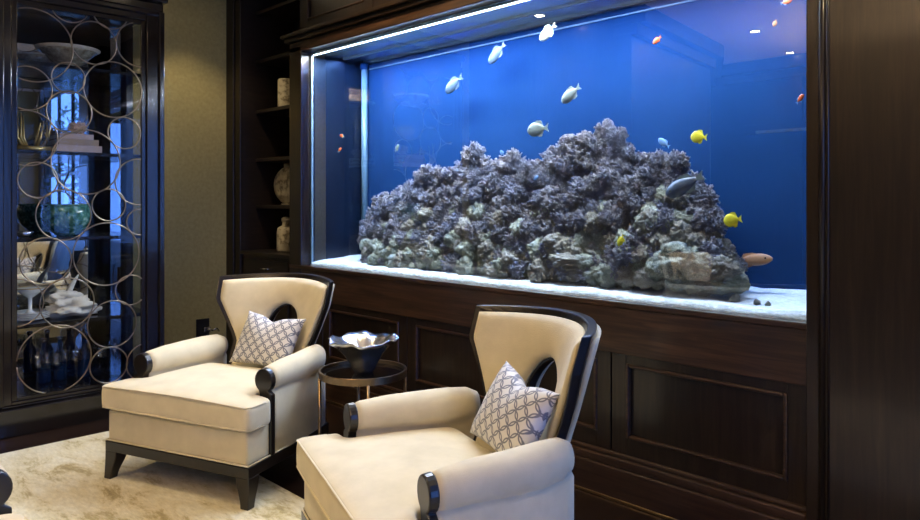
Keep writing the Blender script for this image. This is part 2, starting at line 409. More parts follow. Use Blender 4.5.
bm = bmesh.new(); tube(bm, [(hp.x - .05, hp.y + .016, hp.z), (hp.x - .04, hp.y, hp.z), (hp.x + .04, hp.y, hp.z), (hp.x + .05, hp.y + .016, hp.z)], .007, 8)
link('handle', bm, 'chrome', d, True)
for z0, z1 in ((.42, .67), (.10, .39)):
    d = boxo('drawer', 'book_shelf_wood', bk, -5.33, -4.66, YW + .025, YW + .039, z0, z1, bevel=.003)
    bm = bmesh.new(); zc = (z0 + z1) / 2; tube(bm, [(-5.05, YW + .026, zc), (-5.04, YW + .01, zc), (-4.96, YW + .01, zc), (-4.95, YW + .026, zc)], .007, 8)
    link('handle', bm, 'chrome', d, True)
# ceramics on the shelves
def lathe_thing(name, label, cat, prof, mat, loc, parts=(), n=32, group=None):
    o = thing(name, label, cat, loc, 0, group)
    bm = bmesh.new(); lathe(bm, prof, n); link('body', bm, mat, o, True)
    for nm, pr, mt in parts:
        bm = bmesh.new(); lathe(bm, pr, n); link(nm, bm, mt, o, True)
    return o
v_ = P(286, 102, Y=3.06)
bm = bmesh.new(); lathe(bm, [(0, 0), (.062, 0), (.065, .01), (.065, .225), (.060, .235), (.052, .235), (.052, .20), (0, .20)])
o = tag(link('cylinder_vase', bm, 'ceramic', None, True), 'beige patterned cylinder vase on an upper bookcase shelf', 'vase'); o.location = (v_.x, v_.y, 2.10)
v_ = P(287, 200, Y=3.10)
o = lathe_thing('moon_vase', 'round beige moon flask standing on the middle bookcase shelf', 'vase', [(0, -.055), (.07, -.05), (.13, -.03), (.152, 0), (.13, .03), (.07, .05), (0, .055)], 'ceramic', (v_.x, v_.y, 1.326 + .160))
o.rotation_euler = (PI / 2, 0, .15)
bm = bmesh.new(); lathe(bm, [(0, 0), (.05, 0), (.045, .012), (0, .012)]); f_ = link('foot', bm, 'ceramic', o, True); f_.rotation_euler = (-PI / 2, 0, 0); f_.location = (0, -.159, 0)
bm = bmesh.new(); lathe(bm, [(0, 0), (.025, 0), (.028, .03), (.02, .03), (0, .028)]); f_ = link('neck', bm, 'ceramic', o, True); f_.rotation_euler = (-PI / 2, 0, 0); f_.location = (0, .145, 0)
v_ = P(286, 250, Y=3.02)
lathe_thing('bottle_vase', 'beige bottle-necked ceramic jar on the bookcase counter', 'vase', [(0, 0), (.070, 0), (.073, .01), (.073, .15), (.066, .185), (.04, .20), (.03, .205), (.028, .235), (0, .235)], 'ceramic', (v_.x, v_.y, .960),
            [('stopper', [(0, .235), (.034, .235), (.036, .262), (.018, .272), (0, .274)], 'ceramic')])

# ------------------------------------------------------------------ aquarium
YT = 3.37
aq = thing('aquarium', 'large glass aquarium with blue back panel built into the dark wood wall', 'aquarium', (0, 0, 0))
boxo('glass_pane', 'tank_glass', aq, XA0, XA1, YG, YG + .012, ZG0, ZG1)
boxo('back_panel', 'tank_blue', aq, XA0, XA1 + .1, YT, YT + .03, ZG0 - .02, ZG1 + .05)
boxo('side_panel', 'tank_side', aq, XA0 - .03, XA0, YG + .012, YT, ZG0 - .02, ZG1 + .05)
boxo('side_panel', 'tank_side', aq, XA1, XA1 + .03, YG + .012, YT, ZG0 - .02, ZG1 + .05)
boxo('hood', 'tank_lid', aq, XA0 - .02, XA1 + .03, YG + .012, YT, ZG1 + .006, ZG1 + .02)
boxo('bottom_pane', 'tank_side', aq, XA0 - .02, XA1 + .03, YG + .012, YT, ZG0 - .03, ZG0 - .01)
boxo('glass_edge', 'tank_edge', aq, XA0, XA0 + .022, YG + .013, YG + .03, ZG0, ZG1, bevel=.003)
boxo('rear_trim', 'tank_edge', aq, XA0, XA1, YT - .02, YT, ZG1 - .012, ZG1 + .006)
boxo('rear_trim', 'pipe', aq, XA0, XA1, YT - .008, YT, ZG1 - .06, ZG1 - .052)
pp = P(364.5, 60, Y=YT - .035)
op = thing('overflow_pipe', 'pale upright overflow pipe in the back left corner of the aquarium', 'pipe', (pp.x, pp.y, ZG0 + .03))
bm = bmesh.new(); lathe(bm, [(0, 0), (.024, 0), (.024, 1.44), (0, 1.44)], 20); link('tube', bm, 'pipe', op, True, bevel=0)
bm = bmesh.new(); lathe(bm, [(0, 1.43), (.033, 1.43), (.033, 1.475), (.027, 1.48), (0, 1.48)], 20); link('cap', bm, 'tank_blue', op)
# led bars
for k, (yy, nm) in enumerate(((YG + .035, 'slim lit led bar along the front top edge of the aquarium'), (YG + .30, 'lit led bar over the middle of the aquarium under the hood'))):
    lb = thing('light_bar', nm, 'light')
    zt = ZG1 - .008
    boxo('housing', 'tank_edge', lb, XA0 + .02, XA1 - .01, yy - .011, yy + .011, zt, zt + .012)
    if k == 0: boxo('diffuser', 'led', lb, XA0 + .02, XA1 - .01, yy - .007, yy + .007, zt - .005, zt)
    for j in range(4):
        L = bpy.data.lights.new('tank_light', 'AREA'); L.shape = 'RECTANGLE'; L.size = .8; L.size_y = .03
        L.energy = (56 if k == 0 else 26) * (1.15, 1.05, .85, .55)[j]; L.color = (.90, .95, 1) if k == 0 else (.16, .36, 1)
        lo = bpy.data.objects.new('tank_light', L); COL.objects.link(lo); lo.location = (XA0 + .45 + j * .85, yy, zt - .010); lo.parent = lb
        lo.rotation_euler = (0, 0, 0)
# water
bm = bmesh.new(); box(bm, XA0 + .001, XA1 - .001, YG + .0125, YT - .001, ZG0 + .0, ZG1 - .003)
tag(link('aquarium_water', bm, 'water'), 'clear blue-tinted water filling the aquarium', 'water', kind='stuff')
# sand bed
bm = bmesh.new(); nx, ny = 160, 24; rows = []
def sand_h(x, y):
    return ZG0 + .022 + .03 * (y - YG) / .5 + .012 * noise.noise(Vector((x * 4, y * 6, 2))) + .006 * noise.noise(Vector((x * 14, y * 14, 5)))
for i in range(nx + 1):
    x = XA0 + .004 + (XA1 - XA0 - .008) * i / nx
    rows.append([bm.verts.new((x, YG + .014 + (YT - YG - .016) * j / ny, sand_h(x, YG + .014 + (YT - YG - .016) * j / ny))) for j in range(ny + 1)])
for a, c in zip(rows, rows[1:]):
    for j in range(ny): bm.faces.new((a[j], c[j], c[j + 1], a[j + 1]))
edge = [e for e in bm.edges if e.is_boundary]
r_ = bmesh.ops.extrude_edge_only(bm, edges=edge)
for v in [g for g in r_['geom'] if isinstance(g, bmesh.types.BMVert)]: v.co.z = ZG0 - .008
tag(link('sand_bed', bm, 'sand', None, True), 'white sand covering the aquarium floor', 'sand', kind='stuff')

# ---- rock and coral meshes
def rock_mesh(seed, amp=.28, sub=4):
    bm = bmesh.new(); bmesh.ops.create_icosphere(bm, subdivisions=sub, radius=1)
    off = Vector((seed * 7.3, seed * 3.1, seed * 1.7))
    for v in bm.verts:
        p = v.co.copy()
        a = noise.fractal(p * 1.3 + off, 1.0, 2.0, 4) * amp + abs(noise.noise(p * 3.7 + off)) * .22 - abs(noise.noise(p * 8 + off)) * .20 + noise.noise(p * 17 + off) * .07
        c = noise.noise(p * 6 + off * 2)
        if c > .32: a -= (c - .32) * .9
        v.co = p * (1 + a)
    me = bpy.data.meshes.new('rock'); bm.to_mesh(me); bm.free()
    for q in me.polygons: q.use_smooth = True
    return me
def coral_mesh(seed, nb=75):
    rnd = random.Random(seed); bm = bmesh.new()
    bmesh.ops.create_icosphere(bm, subdivisions=3, radius=.62)
    off = Vector((seed * 5.1, 0, seed))
    for v in bm.verts: v.co = v.co * (1 + .3 * noise.noise(v.co * 3 + off))
    for k in range(nb):
        d = Vector((rnd.gauss(0, 1), rnd.gauss(0, 1), rnd.gauss(.25, .9))).normalized()
        s = d * .5; L = rnd.uniform(.36, .62)
        side = Vector((rnd.gauss(0, 1), rnd.gauss(0, 1), rnd.gauss(0, 1))).cross(d).normalized()
        mid = s + d * L * .6 + side * .05
        tube(bm, [s, mid], [.10, .085], 6)
        for sg in (-1, 1, 0):
            dd = (d + side * sg * rnd.uniform(.5, .9) + Vector((rnd.gauss(0, .2), rnd.gauss(0, .2), rnd.gauss(0, .2)))).normalized()
            e = mid + dd * L * rnd.uniform(.3, .55)
            tube(bm, [mid, (mid + e) / 2 + side * .015, e, e + dd * .03], [.080, .070, .064, .030], 5)
    me = bpy.data.meshes.new('coral'); bm.to_mesh(me); bm.free()
    for q in me.polygons: q.use_smooth = True
    return me
ROCKS = []
for i in range(6):
    me = rock_mesh(i + 1, .34, 5); me.materials.append(M['rock'] if i % 2 == 0 else M['rock2']); ROCKS.append(me)
CORALS = []
for i in range(6):
    me = coral_mesh(i + 21); me.materials.append(M['coral'] if i % 2 == 0 else M['coral2']); CORALS.append(me)
sil = [(358, 246), (366, 218), (378, 197), (392, 190), (405, 183), (426, 165), (440, 167), (455, 167), (464, 152), (473, 139), (482, 152), (490, 165), (500, 160), (513, 146), (525, 157), (534, 163), (540, 156), (556, 145), (571, 134), (586, 133), (600, 140), (603, 124), (613, 119), (622, 140), (636, 150), (650, 152), (657, 160), (668, 152), (677, 150), (688, 168), (700, 186), (713, 204), (724, 240), (736, 256), (748, 270), (760, 290)]
def top_at(px):
    for (a, ya), (c, yc) in zip(sil, sil[1:]):
        if a <= px <= c: return ya + (yc - ya) * (px - a) / (c - a)
    return 300
def base_at(px): return 262 + (px - 360) * .066
rnd = random.Random(5)
def put(me, name, p, s, label, cat, group):
    o = bpy.data.objects.new(name, me); COL.objects.link(o); o.location = p
    o.rotation_euler = (rnd.uniform(-.5, .5), rnd.uniform(-.5, .5), rnd.uniform(0, 6.28))
    o.scale = (s * rnd.uniform(.9, 1.15), s * rnd.uniform(.85, 1.0), s * rnd.uniform(.85, 1.1))
    return tag(o, label, cat, group)
py = None
px = 366.0
while px < 742:
    # metres per pixel here
    ty, by = top_at(px), base_at(px)
    dep = 3.1 / (FY + RY * (px - 460) / F); mpp = dep / F
    step = .056 / mpp
    y_ = by - step * .35; k = 0
    n = max(1, int(round((by - ty) / step)))
    stepy = (by - step * .3 - (ty + step * .95)) / max(1, n - 1) if n > 1 else 0
    for k in range(n):
        y_ = by - step * .3 - k * stepy
        fr = k / max(1, n - 1)
        Y = 3.00 + .17 * fr + rnd.uniform(-.05, .04)
        jx = rnd.uniform(-.25, .25) * step
        p = P(px + jx, y_ + rnd.uniform(-.12, .12) * step, Y=Y)
        right = px > 640
        rocky = rnd.random() < ((.75 if fr < .30 else .22 if fr < .6 else 0) if not right else (.85 if fr < .5 else .4 if fr < .75 else 0))
        if rocky:
            put(rnd.choice(ROCKS), 'live_rock', p, .050 * rnd.uniform(.9, 1.25), 'rounded olive grey rock in the lower half of the aquarium reef' if not right else 'knobbly grey-brown rock at the right end of the aquarium reef', 'rock',
                'live rocks in the lower reef' if not right else 'live rocks at the right end of the reef')
        else:
            tl = px < 500
            put(rnd.choice(CORALS), 'branching_coral', p, .054 * rnd.uniform(.9, 1.2), 'mauve-grey branching coral head on the left part of the reef' if tl else 'mauve-grey branching coral head on the middle and right of the reef', 'coral',
                'coral heads on the left of the reef' if tl else 'coral heads on the middle and right of the reef')
    px += step * .92
# backing rocks that carry the pile
for i in range(26):
    px = 378 + i * 13.5
    ty, by = top_at(px), base_at(px)
    for fr in (.12, .45):
        p = P(px, by - (by - ty) * fr, Y=3.17); 
        put(ROCKS[(i + int(fr * 9)) % 6], 'reef_boulder', p, .085, 'shaded boulder at the core of the aquarium reef behind the corals', 'rock', 'boulders in the core of the reef')
# single landmarks
def solo(me, name, px, py, Y, s, label, cat, sc=(1, 1, 1), rot=(0, 0, 0)):
    o = bpy.data.objects.new(name, me); COL.objects.link(o); o.location = P(px, py, Y=Y); o.rotation_euler = rot
    o.scale = tuple(s * q for q in sc); return tag(o, label, cat)
solo(ROCKS[2], 'live_rock', 684, 264, 2.98, .105, 'largest round grey boulder at the front right of the reef', 'rock', (1.25, .75, .85))
solo(ROCKS[1], 'live_rock', 724, 270, 2.99, .062, 'low grey rock at the right tip of the reef', 'rock', (1.1, .9, .85))
solo(ROCKS[4], 'live_rock', 648, 226, 3.04, .070, 'tall knobbly boulder under the slate tang', 'rock', (.9, .7, 1.25))
solo(ROCKS[0], 'live_rock', 423, 260, 2.96, .050, 'pale egg-shaped rock on the sand at the front left of the reef', 'rock', (.95, .8, 1.1))
solo(ROCKS[3], 'live_rock', 572, 262, 2.97, .085, 'wide brown rock shelf above the sand near the reef centre', 'rock', (1.6, .7, .5))
solo(ROCKS[5], 'live_rock', 500, 271, 2.96, .060, 'flat pale rock on the sand left of the reef gap', 'rock', (1.6, .8, .55))
solo(CORALS[0], 'coral_spire', 609, 128, 3.12, .042, 'tallest coral spire tip at the top of the reef', 'coral', (.65, .7, 1.25), (0, -.35, 0))
solo(CORALS[2], 'coral_spire', 616, 145, 3.12, .042, 'coral clump just under the tallest spire tip', 'coral', (.8, .8, 1.1))
solo(CORALS[4], 'coral_spire', 474, 152, 3.13, .050, 'coral peak at the top of the left part of the reef', 'coral', (.8, .8, 1.3))
solo(CORALS[1], 'coral_spire', 513, 158, 3.13, .048, 'coral peak just left of the reef middle under the pale round fish', 'coral', (.9, .8, 1.2))
solo(CORALS[3], 'coral_spire', 568, 142, 3.13, .050, 'coral mound at the top of the reef left of the tallest spire', 'coral', (.9, .8, .9))
solo(CORALS[5], 'coral_spire', 588, 141, 3.12, .046, 'coral mound touching the foot of the tallest spire', 'coral', (1, .8, .9))
solo(CORALS[0], 'coral_spire', 659, 160, 3.12, .040, 'coral peak directly beneath the light blue fish', 'coral', (.8, .8, 1.3))
solo(CORALS[2], 'coral_spire', 676, 160, 3.10, .038, 'coral peak just left of the slate tang tail', 'coral', (.8, .8, 1.2))
solo(CORALS[1], 'coral_spire', 427, 174, 3.12, .048, 'coral mound on the upper left slope of the reef', 'coral', (1, .8, .9))
solo(CORALS[5], 'coral_spire', 385, 203, 3.10, .046, 'coral mound at the upper left end of the reef', 'coral', (1, .8, .9))
for (a, c, s) in ((375, 265, .028), (388, 266, .024), (412, 268, .022), (437, 270, .026), (456, 272, .024), (735, 286, .022), (757, 288, .014), (768, 291, .012)):
    p = P(a, c, Y=2.97); o = put(ROCKS[a % 6], 'rubble_stone', p, s, 'small stone lying on the sand in front of the reef', 'stone', 'small stones on the sand'); o.location.z = sand_h(p.x, p.y) + s * .5

# ---- fish
def fish(name, label, mat, px, py, Y, L, H, left=True, pitch=0, finmat=None, yaw=0, cat='fish', W=.13):
    root = thing(name, label, cat, P(px, py, Y=Y)); H *= .88; root.rotation_euler = (0, -pitch, (PI if left else 0) + yaw)
    bm = bmesh.new(); secs = []; n = 12
    for i in range(15):
        s = i / 14
        x = L * (.5 - s * .82)
        h = H * .5 * (math.sin(PI * min(1, (s * .93 + .035)) ** .8)) ** .8 if i < 14 else H * .06
        h = max(h, H * .07)
        w = max(.006 * L, L * W * .5 * (h / (H * .5)) ** .9)
        secs.append([(x, w * math.cos(2 * PI * k / n), h * math.sin(2 * PI * k / n)) for k in range(n)])
    secs.insert(0, [(L * .515, .2 * q[1], .2 * q[2]) for q in secs[0]])
    loft(bm, secs); link('body', bm, mat, root, True)
    fm = finmat or mat
    def fin(nm, pts, th=.012):
        bm = bmesh.new(); t_ = L * th
        a = [bm.verts.new((x, -t_, z)) for x, z in pts]; c = [bm.verts.new((x, t_, z)) for x, z in pts]
        bm.faces.new(a); bm.faces.new(c[::-1])
        for i in range(len(pts)): j = (i + 1) % len(pts); bm.faces.new((a[i], c[i], c[j], a[j]))
        link(nm, bm, fm, root)
    fin('tail_fin', [(-L * .29, H * .07), (-L * .5, H * .30), (-L * .44, 0), (-L * .5, -H * .30), (-L * .29, -H * .07)])
    fin('dorsal_fin', [(L * .22, H * .40), (L * .05, H * .60), (-L * .16, H * .56), (-L * .25, H * .16), (-L * .05, H * .36)])
    fin('anal_fin', [(L * .08, -H * .42), (-L * .04, -H * .58), (-L * .18, -H * .52), (-L * .25, -H * .16), (-L * .08, -H * .36)])
    for sg in (-1, 1):
        bm = bmesh.new(); bmesh.ops.create_uvsphere(bm, u_segments=8, v_segments=6, radius=L * .028)
        e = link('eye', bm, 'eye', root, True); e.location = (L * .36, sg * L * W * .30, H * .08)
    return root
fish('tang', 'yellow tang swimming above the right of the reef', 'yellow', 699, 137, 3.02, .078, .062, True, .1)
fish('tang', 'yellow tang right of the reef, lowest of the two on open blue', 'yellow', 733, 220, 3.00, .080, .066, True, -.15)
fish('tang', 'small yellow fish diving in front of the rocks', 'yellow', 621, 240, 2.93, .062, .036, True, -1.1)
fish('tang', 'large slate grey tang with yellow tail beside the reef top', 'grey_fish', 685, 185, 2.94, .200, .085, True, -.45, 'white_fish')
fish('reef_fish', 'light blue fish hovering over the right reef peak', 'cyan_fish', 664, 143, 3.05, .07, .035, True, .6)
fish('reef_fish', 'pale round fish above the middle of the reef', 'white_fish', 538, 129, 3.02, .145, .088, True, -.05)
fish('reef_fish', 'pale slim fish diving left with its tail raised', 'white_fish', 571, 94, 3.0, .135, .072, True, -.55)
fish('reef_fish', 'whitish fish near the top edge of the water', 'white_fish', 548, 32, 3.0, .125, .072, True, -.55)
fish('reef_fish', 'dim blue-grey fish near the water top, the right one of two', 'dim_fish', 497, 53, 3.2, .165, .080, True, -.65)
fish('reef_fish', 'dim blue-grey fish in the upper left blue, lower of two', 'dim_fish', 454, 84, 3.2, .175, .090, True, -.5)
fish('reef_fish', 'tiny white fish over the left slope of the reef', 'white_fish', 397, 148, 3.1, .06, .035, False, .9)
fish('clownfish', 'tiny orange and white fish at the left, the upper one', 'orange_fish', 342, 136, 3.1, .060, .030, True, .3, 'white_fish')
fish('clownfish', 'tiny orange and white fish at the left, the lower one', 'orange_fish', 339.5, 150, 3.1, .055, .028, False, .5, 'white_fish')
fish('clownfish', 'orange red fish high in the right half of the tank', 'orange_fish', 657, 40, 2.98, .050, .028, True, -.6)
fish('reef_fish', 'tiny dark red fish high on the far right', 'brown_fish', 775, 23, 2.98, .030, .02, True, -1.2)
fish('reef_fish', 'small red and purple fish at the top right edge', 'orange_fish', 786, 2, 2.98, .045, .024, False, .1, 'cyan_fish')
fish('reef_fish', 'small reddish fish against the right edge of the glass', 'orange_fish', 800, 99, 2.98, .045, .022, False, .9, 'cyan_fish')
fish('reef_fish', 'tan brown fish resting low by the right end of the reef', 'brown_fish', 751, 260, 3.22, .19, .062, False, .12)
fish('reef_fish', 'tiny cyan fish at a hollow high on the reef', 'cyan_fish', 502, 153, 3.0, .04, .025, True, .8)
fish('reef_fish', 'tiny cyan fish darting between the middle corals', 'cyan_fish', 536, 178, 2.98, .038, .022, False, .5)

# ------------------------------------------------------------------ display cabinet
XF = -4.75; YC0, YC1 = 1.00, 1.945; XM = -5.33
cb = thing('display_cabinet', 'tall black display cabinet with bronze rings across its glass door', 'cabinet', (0, 0, 0))
bm = bmesh.new()
box(bm, XL + .01, XF + .03, YC0, YC1, .0, .16)
box(bm, XL + .01, XF + .0, YC0, YC1, .16, .175)
link('plinth', bm, 'cab_wood', cb, bevel=.01)
bm = bmesh.new(); box(bm, XL + .01, XF, YC0, YC1, 2.60, 2.66); box(bm, XL + .01, XF + .03, YC0 - .02, YC1 + .02, 2.66, 2.72)
link('cabinet_top', bm, 'cab_wood', cb, bevel=.01)
boxo('side_panel', 'cab_wood', cb, XL + .01, XF - .03, YC0, YC0 + .03, .175, 2.60)
boxo('back_panel', 'cab_wood', cb, XL + .01, XM - .036, YC0 + .03, YC1 - .0, .175, 2.60)
mo = boxo('mirror_back', 'mirror', cb, -.008, 0, -.415, .415, .19, 2.59); mo.location = (XM - .012, (YC0 + YC1) / 2 - .012, 0); mo.rotation_euler.z = math.radians(-1.65)
bm = bmesh.new(); box(bm, XM - .035, XM + .05, YC1 - .05, YC1, .175, 2.60); link('corner_post', bm, 'cab_wood', cb, bevel=.004)
bm = bmesh.new(); box(bm, XF - .09, XF - .03, YC1 - .05, YC1, .175, 2.60); link('corner_post', bm, 'cab_wood', cb, bevel=.004)
boxo('side_glass', 'side_pane', cb, XM + .05, XF - .09, YC1 - .018, YC1 - .012, .18, 2.59)
boxo('interior_floor', 'cab_wood', cb, XM, XF - .03, YC0 + .03, YC1 - .02, .176, .19)
SHZ = (2.19, 1.66, 1.135, .625)
for z in SHZ: boxo('shelf', 'cab_wood', cb, XM + .004, XF - .06, YC0 + .032, YC1 - .055, z - .022, z, bevel=.002)
# door
gy0, gy1, gz0, gz1 = 1.102, 1.804, .215, 2.50
bm = bmesh.new()
for (a, c, e, g, x1) in ((YC0, gy0 - .03, .175, 2.6, XF), (gy1 + .03, YC1, .175, 2.6, XF), (gy0 - .03, gy1 + .03, .175, gz0 - .02, XF), (gy0 - .03, gy1 + .03, gz1 + .03, 2.6, XF)):
    box(bm, XF - .028, x1, a, c, e, g)
box(bm, XF - .028, XF + .018, YC0, YC0 + .03, .175, 2.6); box(bm, XF - .028, XF + .018, YC1 - .035, YC1, .175, 2.6)
box(bm, XF - .028, XF + .018, YC0 + .03, YC1 - .035, 2.57, 2.6)
door = link('door', bm, 'cab_wood', cb, bevel=.006)
bm = bmesh.new()
box(bm, XF - .028, XF - .010, gy0 - .03, gy0, gz0 - .02, gz1 + .03); box(bm, XF - .028, XF - .010, gy1, gy1 + .03, gz0 - .02, gz1 + .03)
box(bm, XF - .028, XF - .010, gy0, gy1, gz0 - .02, gz0); box(bm, XF - .028, XF - .010, gy0, gy1, gz1, gz1 + .03)
link('inner_moulding', bm, 'cab_wood', door, bevel=.004)
boxo('glass_pane', 'pane', door, XF - .024, XF - .020, gy0, gy1, gz0, gz1)
RG = [(33, 45, 37), (70, 4, 18.5), (110.5, 12, 17), (94, 43, 21.5), (139, 45, 22), (68.5, 78, 15.5), (113.4, 89.7, 28), (69.5, 112, 21), (124.5, 133, 15.8), (86.6, 162, 32.5),
      (27, 138, 28), (38, 180, 18), (139, 182, 23), (109, 205, 16), (64, 215, 25.5), (107, 254, 31.5), (46, 261, 23.5), (67.5, 303, 25), (112.5, 324, 23.5), (131, 290, 15), (55, 359, 34), (109, 365, 18), (17, 303, 24), (146, 362, 19), (140, 222, 13), (28, 88, 22)]
XRG = XF - .012
def clip_ring(cy, cz, R, r=.0040):
    n = 72; pts = [(cy + R * math.cos(2 * PI * i / n), cz + R * math.sin(2 * PI * i / n)) for i in range(n)]
    ok = [gy0 - .004 <= a <= gy1 + .004 and gz0 - .004 <= c <= gz1 + .004 for a, c in pts]
    bm = bmesh.new()
    if all(ok): tube(bm, [(XRG, a, c) for a, c in pts], r, 6, closed=True)
    else:
        st = next((i for i in range(n) if ok[i] and not ok[i - 1]), None)
        if st is None: bm.free(); return None
        run = []; 
        for k in range(n + 1):
            i = (st + k) % n
            if ok[i] and k < n: run.append((XRG, *pts[i]))
            elif run:
                if len(run) > 2: tube(bm, run, r, 6)
                run = []
    return bm
for (a, c, r) in RG:
    p = P(a, c, X=XRG); dep = XRG / (FX + RX * (a - 460) / F)
    bmr = clip_ring(p.y, p.z, r * dep / F * .99)
    if bmr and len(bmr.verts): link('metal_ring', bmr, 'ringmetal', door, True)
    elif bmr: bmr.free()

def at_cab(px, X=-5.02): return P(px, 200, X=X).y
# shelf contents
zt = SHZ[0] + .001
lathe_thing('glass_bowl', 'wide amber mottled glass bowl on the top cabinet shelf', 'bowl', [(0, 0), (.05, 0), (.055, .012), (.10, .05), (.15, .10), (.17, .115), (.163, .116), (.10, .062), (.04, .022), (0, .02)], 'amber', (-4.98, at_cab(68, -4.98), zt), [('rim', [(.168, .112), (.186, .125), (.184, .130), (.165, .118)], 'bone')])
lathe_thing('glass_bowl', 'smaller olive mottled glass bowl at the left of the top cabinet shelf', 'bowl', [(0, 0), (.04, 0), (.08, .03), (.11, .075), (.104, .076), (.07, .036), (0, .015)], 'amber', (-5.10, at_cab(36, -5.1), zt), [('rim', [(.107, .073), (.116, .078), (.113, .082), (.102, .078)], 'bone')])
zt = SHZ[1] + .001
def book(label, y0, y1, z, h, mat, x0=-5.14, x1=-4.88, grp=None, rz=0):
    b_ = thing('book', label, 'book', ((x0 + x1) / 2, (y0 + y1) / 2, z), rz, grp); hx, hy = (x1 - x0) / 2, (y1 - y0) / 2
    bm = bmesh.new(); box(bm, -hx, hx, -hy, hy, 0, .004); box(bm, -hx, hx, -hy, hy, h - .004, h); box(bm, hx - .004, hx, -hy, hy, .004, h - .004)
    link('cover', bm, mat, b_)
    boxo('pages', 'bone', b_, -hx + .004, hx - .005, -hy + .004, hy - .004, .0045, h - .0045)
yb = at_cab(56, -4.9); ye = at_cab(101, -4.9)
book('widest brown book, bottom of the flat pile on the second cabinet shelf', yb, ye, zt, .045, 'book2')
book('middle mauve-brown book of the flat pile on the second cabinet shelf', yb + .01, ye - .02, zt + .0455, .038, 'book')
book('top narrow book of the flat pile on the second cabinet shelf', yb + .015, ye - .05, zt + .084, .032, 'book2')
ph = zt + .117
cs = thing('shell_ornament', 'peach spiky shell ornament on top of the flat books', 'ornament', (-5.0, at_cab(78, -5.0), ph + .045))
o = bpy.data.objects.new('shell', CORALS[1].copy()); o.data.materials.clear(); o.data.materials.append(M['peach']); COL.objects.link(o); o.parent = cs; o.scale = (.05, .055, .045)
bw = thing('branch_ornament', 'gilded branching driftwood beside the flat books', 'ornament', (-4.98, at_cab(32, -4.98), zt))
bm = bmesh.new(); rr2 = random.Random(3)
box(bm, -.06, .06, -.09, .09, 0, .03)
for k in range(9):
    a = rr2.uniform(-1, 1); tube(bm, [(0, a * .05, .02), (rr2.uniform(-.03, .03), a * .09, .08), (rr2.uniform(-.05, .05), a * .10 + rr2.uniform(-.04, .04), rr2.uniform(.14, .26))], [.012, .009, .003], 6)
link('branches', bm, 'gold', bw, True)
zt = SHZ[2] + .001
gv = lathe_thing('green_bowl', 'deep mottled green glass vase on the third cabinet shelf', 'vase', [(0, 0), (.06, 0), (.07, .01), (.13, .07), (.145, .13), (.135, .19), (.128, .19), (.135, .13), (.12, .075), (.05, .02), (0, .018)], 'green_glass', (-5.0, at_cab(67, -5.0), zt), [('rim', [(.128, .188), (.140, .194), (.134, .2), (.126, .194)], 'green_glass')])
lathe_thing('small_dish', 'small silver dish at the left end of the third cabinet shelf', 'dish', [(0, 0), (.03, 0), (.05, .03), (.046, .031), (0, .01)], 'silver', (-4.95, at_cab(24, -4.95), zt), [('rim', [(.046, .03), (.053, .033), (.05, .036), (.044, .032)], 'silver')])
zt = SHZ[3] + .001
cl = thing('seashell_centrepiece', 'large ruffled bone white shell piece on the fourth cabinet shelf', 'ornament', (-4.98, at_cab(70, -4.98), zt))
for k, (dx, dy, dz, sx, sy, sz) in enumerate(((0, 0, .055, .10, .15, .055), (0, -.03, .11, .07, .09, .05))):
    o = bpy.data.objects.new('ruffle', rock_mesh(40 + k, .55, 4)); o.data.materials.append(M['bone']); COL.objects.link(o); o.parent = cl; o.location = (dx, dy, dz); o.scale = (sx, sy, sz)
bm = bmesh.new(); tube(bm, [(0, -.02, .13), (.01, .01, .2), (0, .05, .26)], [.022, .016, .004], 8); link('horn', bm, 'bone', cl, True)
stk = at_cab(30, -4.98)
for k in range(4):
    o = lathe_thing('plate', ('lowest', 'second', 'third', 'topmost')[k] + ' white plate of the stack at the left of the fourth cabinet shelf', 'plate', [(0, .002), (.05, .0), (.10, .014), (.098, .017), (.05, .006), (0, .006)], 'porcelain', (-4.98, stk, zt + k * .011), [('rim', [(.098, .0145), (.108, .018), (.107, .021), (.096, .017)], 'bone')], group='plates stacked in the cabinet')
lathe_thing('footed_bowl', 'small cream footed bowl standing on the plate stack', 'bowl', [(0, 0), (.03, 0), (.01, .02), (.012, .09), (.05, .12), (.085, .15), (.082, .152), (.03, .12), (0, .115)], 'porcelain', (-4.98, stk, zt + .045), [('rim', [(.083, .149), (.09, .152), (.088, .156), (.08, .152)], 'gold')])
zt = .1905
gl = None
for k, (pxg, X) in enumerate(((38, -4.9), (47, -4.98), (56, -4.9), (65, -5.02), (75, -4.92), (100, -4.95), (115, -5.02))):
    if gl is None:
        gl = thing('wine_glass', '', 'glass', (X, at_cab(pxg, X), zt))
        bm = bmesh.new(); lathe(bm, [(.018, .12), (.034, .15), (.040, .19), (.033, .235), (.031, .235), (.037, .19), (.030, .152), (0, .125)], 20); link('bowl', bm, 'drink_glass', gl, True)
        bm = bmesh.new(); lathe(bm, [(0, .004), (.036, 0), (.034, .004), (.006, .012), (.004, .11), (.016, .12)], 20); link('stem', bm, 'drink_glass', gl, True)
        g = gl
    else:
        g = copy_tree(gl); g.location = (X, at_cab(pxg, X), zt)
    tag(g, 'clear stemmed glass on the lowest cabinet shelf among dark bottles', 'glass', 'stemmed glasses in the cabinet')
for k, (pxg, X) in enumerate(((60, -5.18), (84, -5.16), (44, -5.16))):
    lathe_thing('bottle', 'dark blue glass bottle at the back of the lowest cabinet shelf', 'bottle', [(0, 0), (.038, 0), (.04, .01), (.04, .15), (.015, .20), (.013, .26), (0, .26)], 'bottle', (X, at_cab(pxg, X), zt), [('cap', [(0, .26), (.016, .255), (.016, .28), (0, .28)], 'chrome')], group='dark bottles in the cabinet')

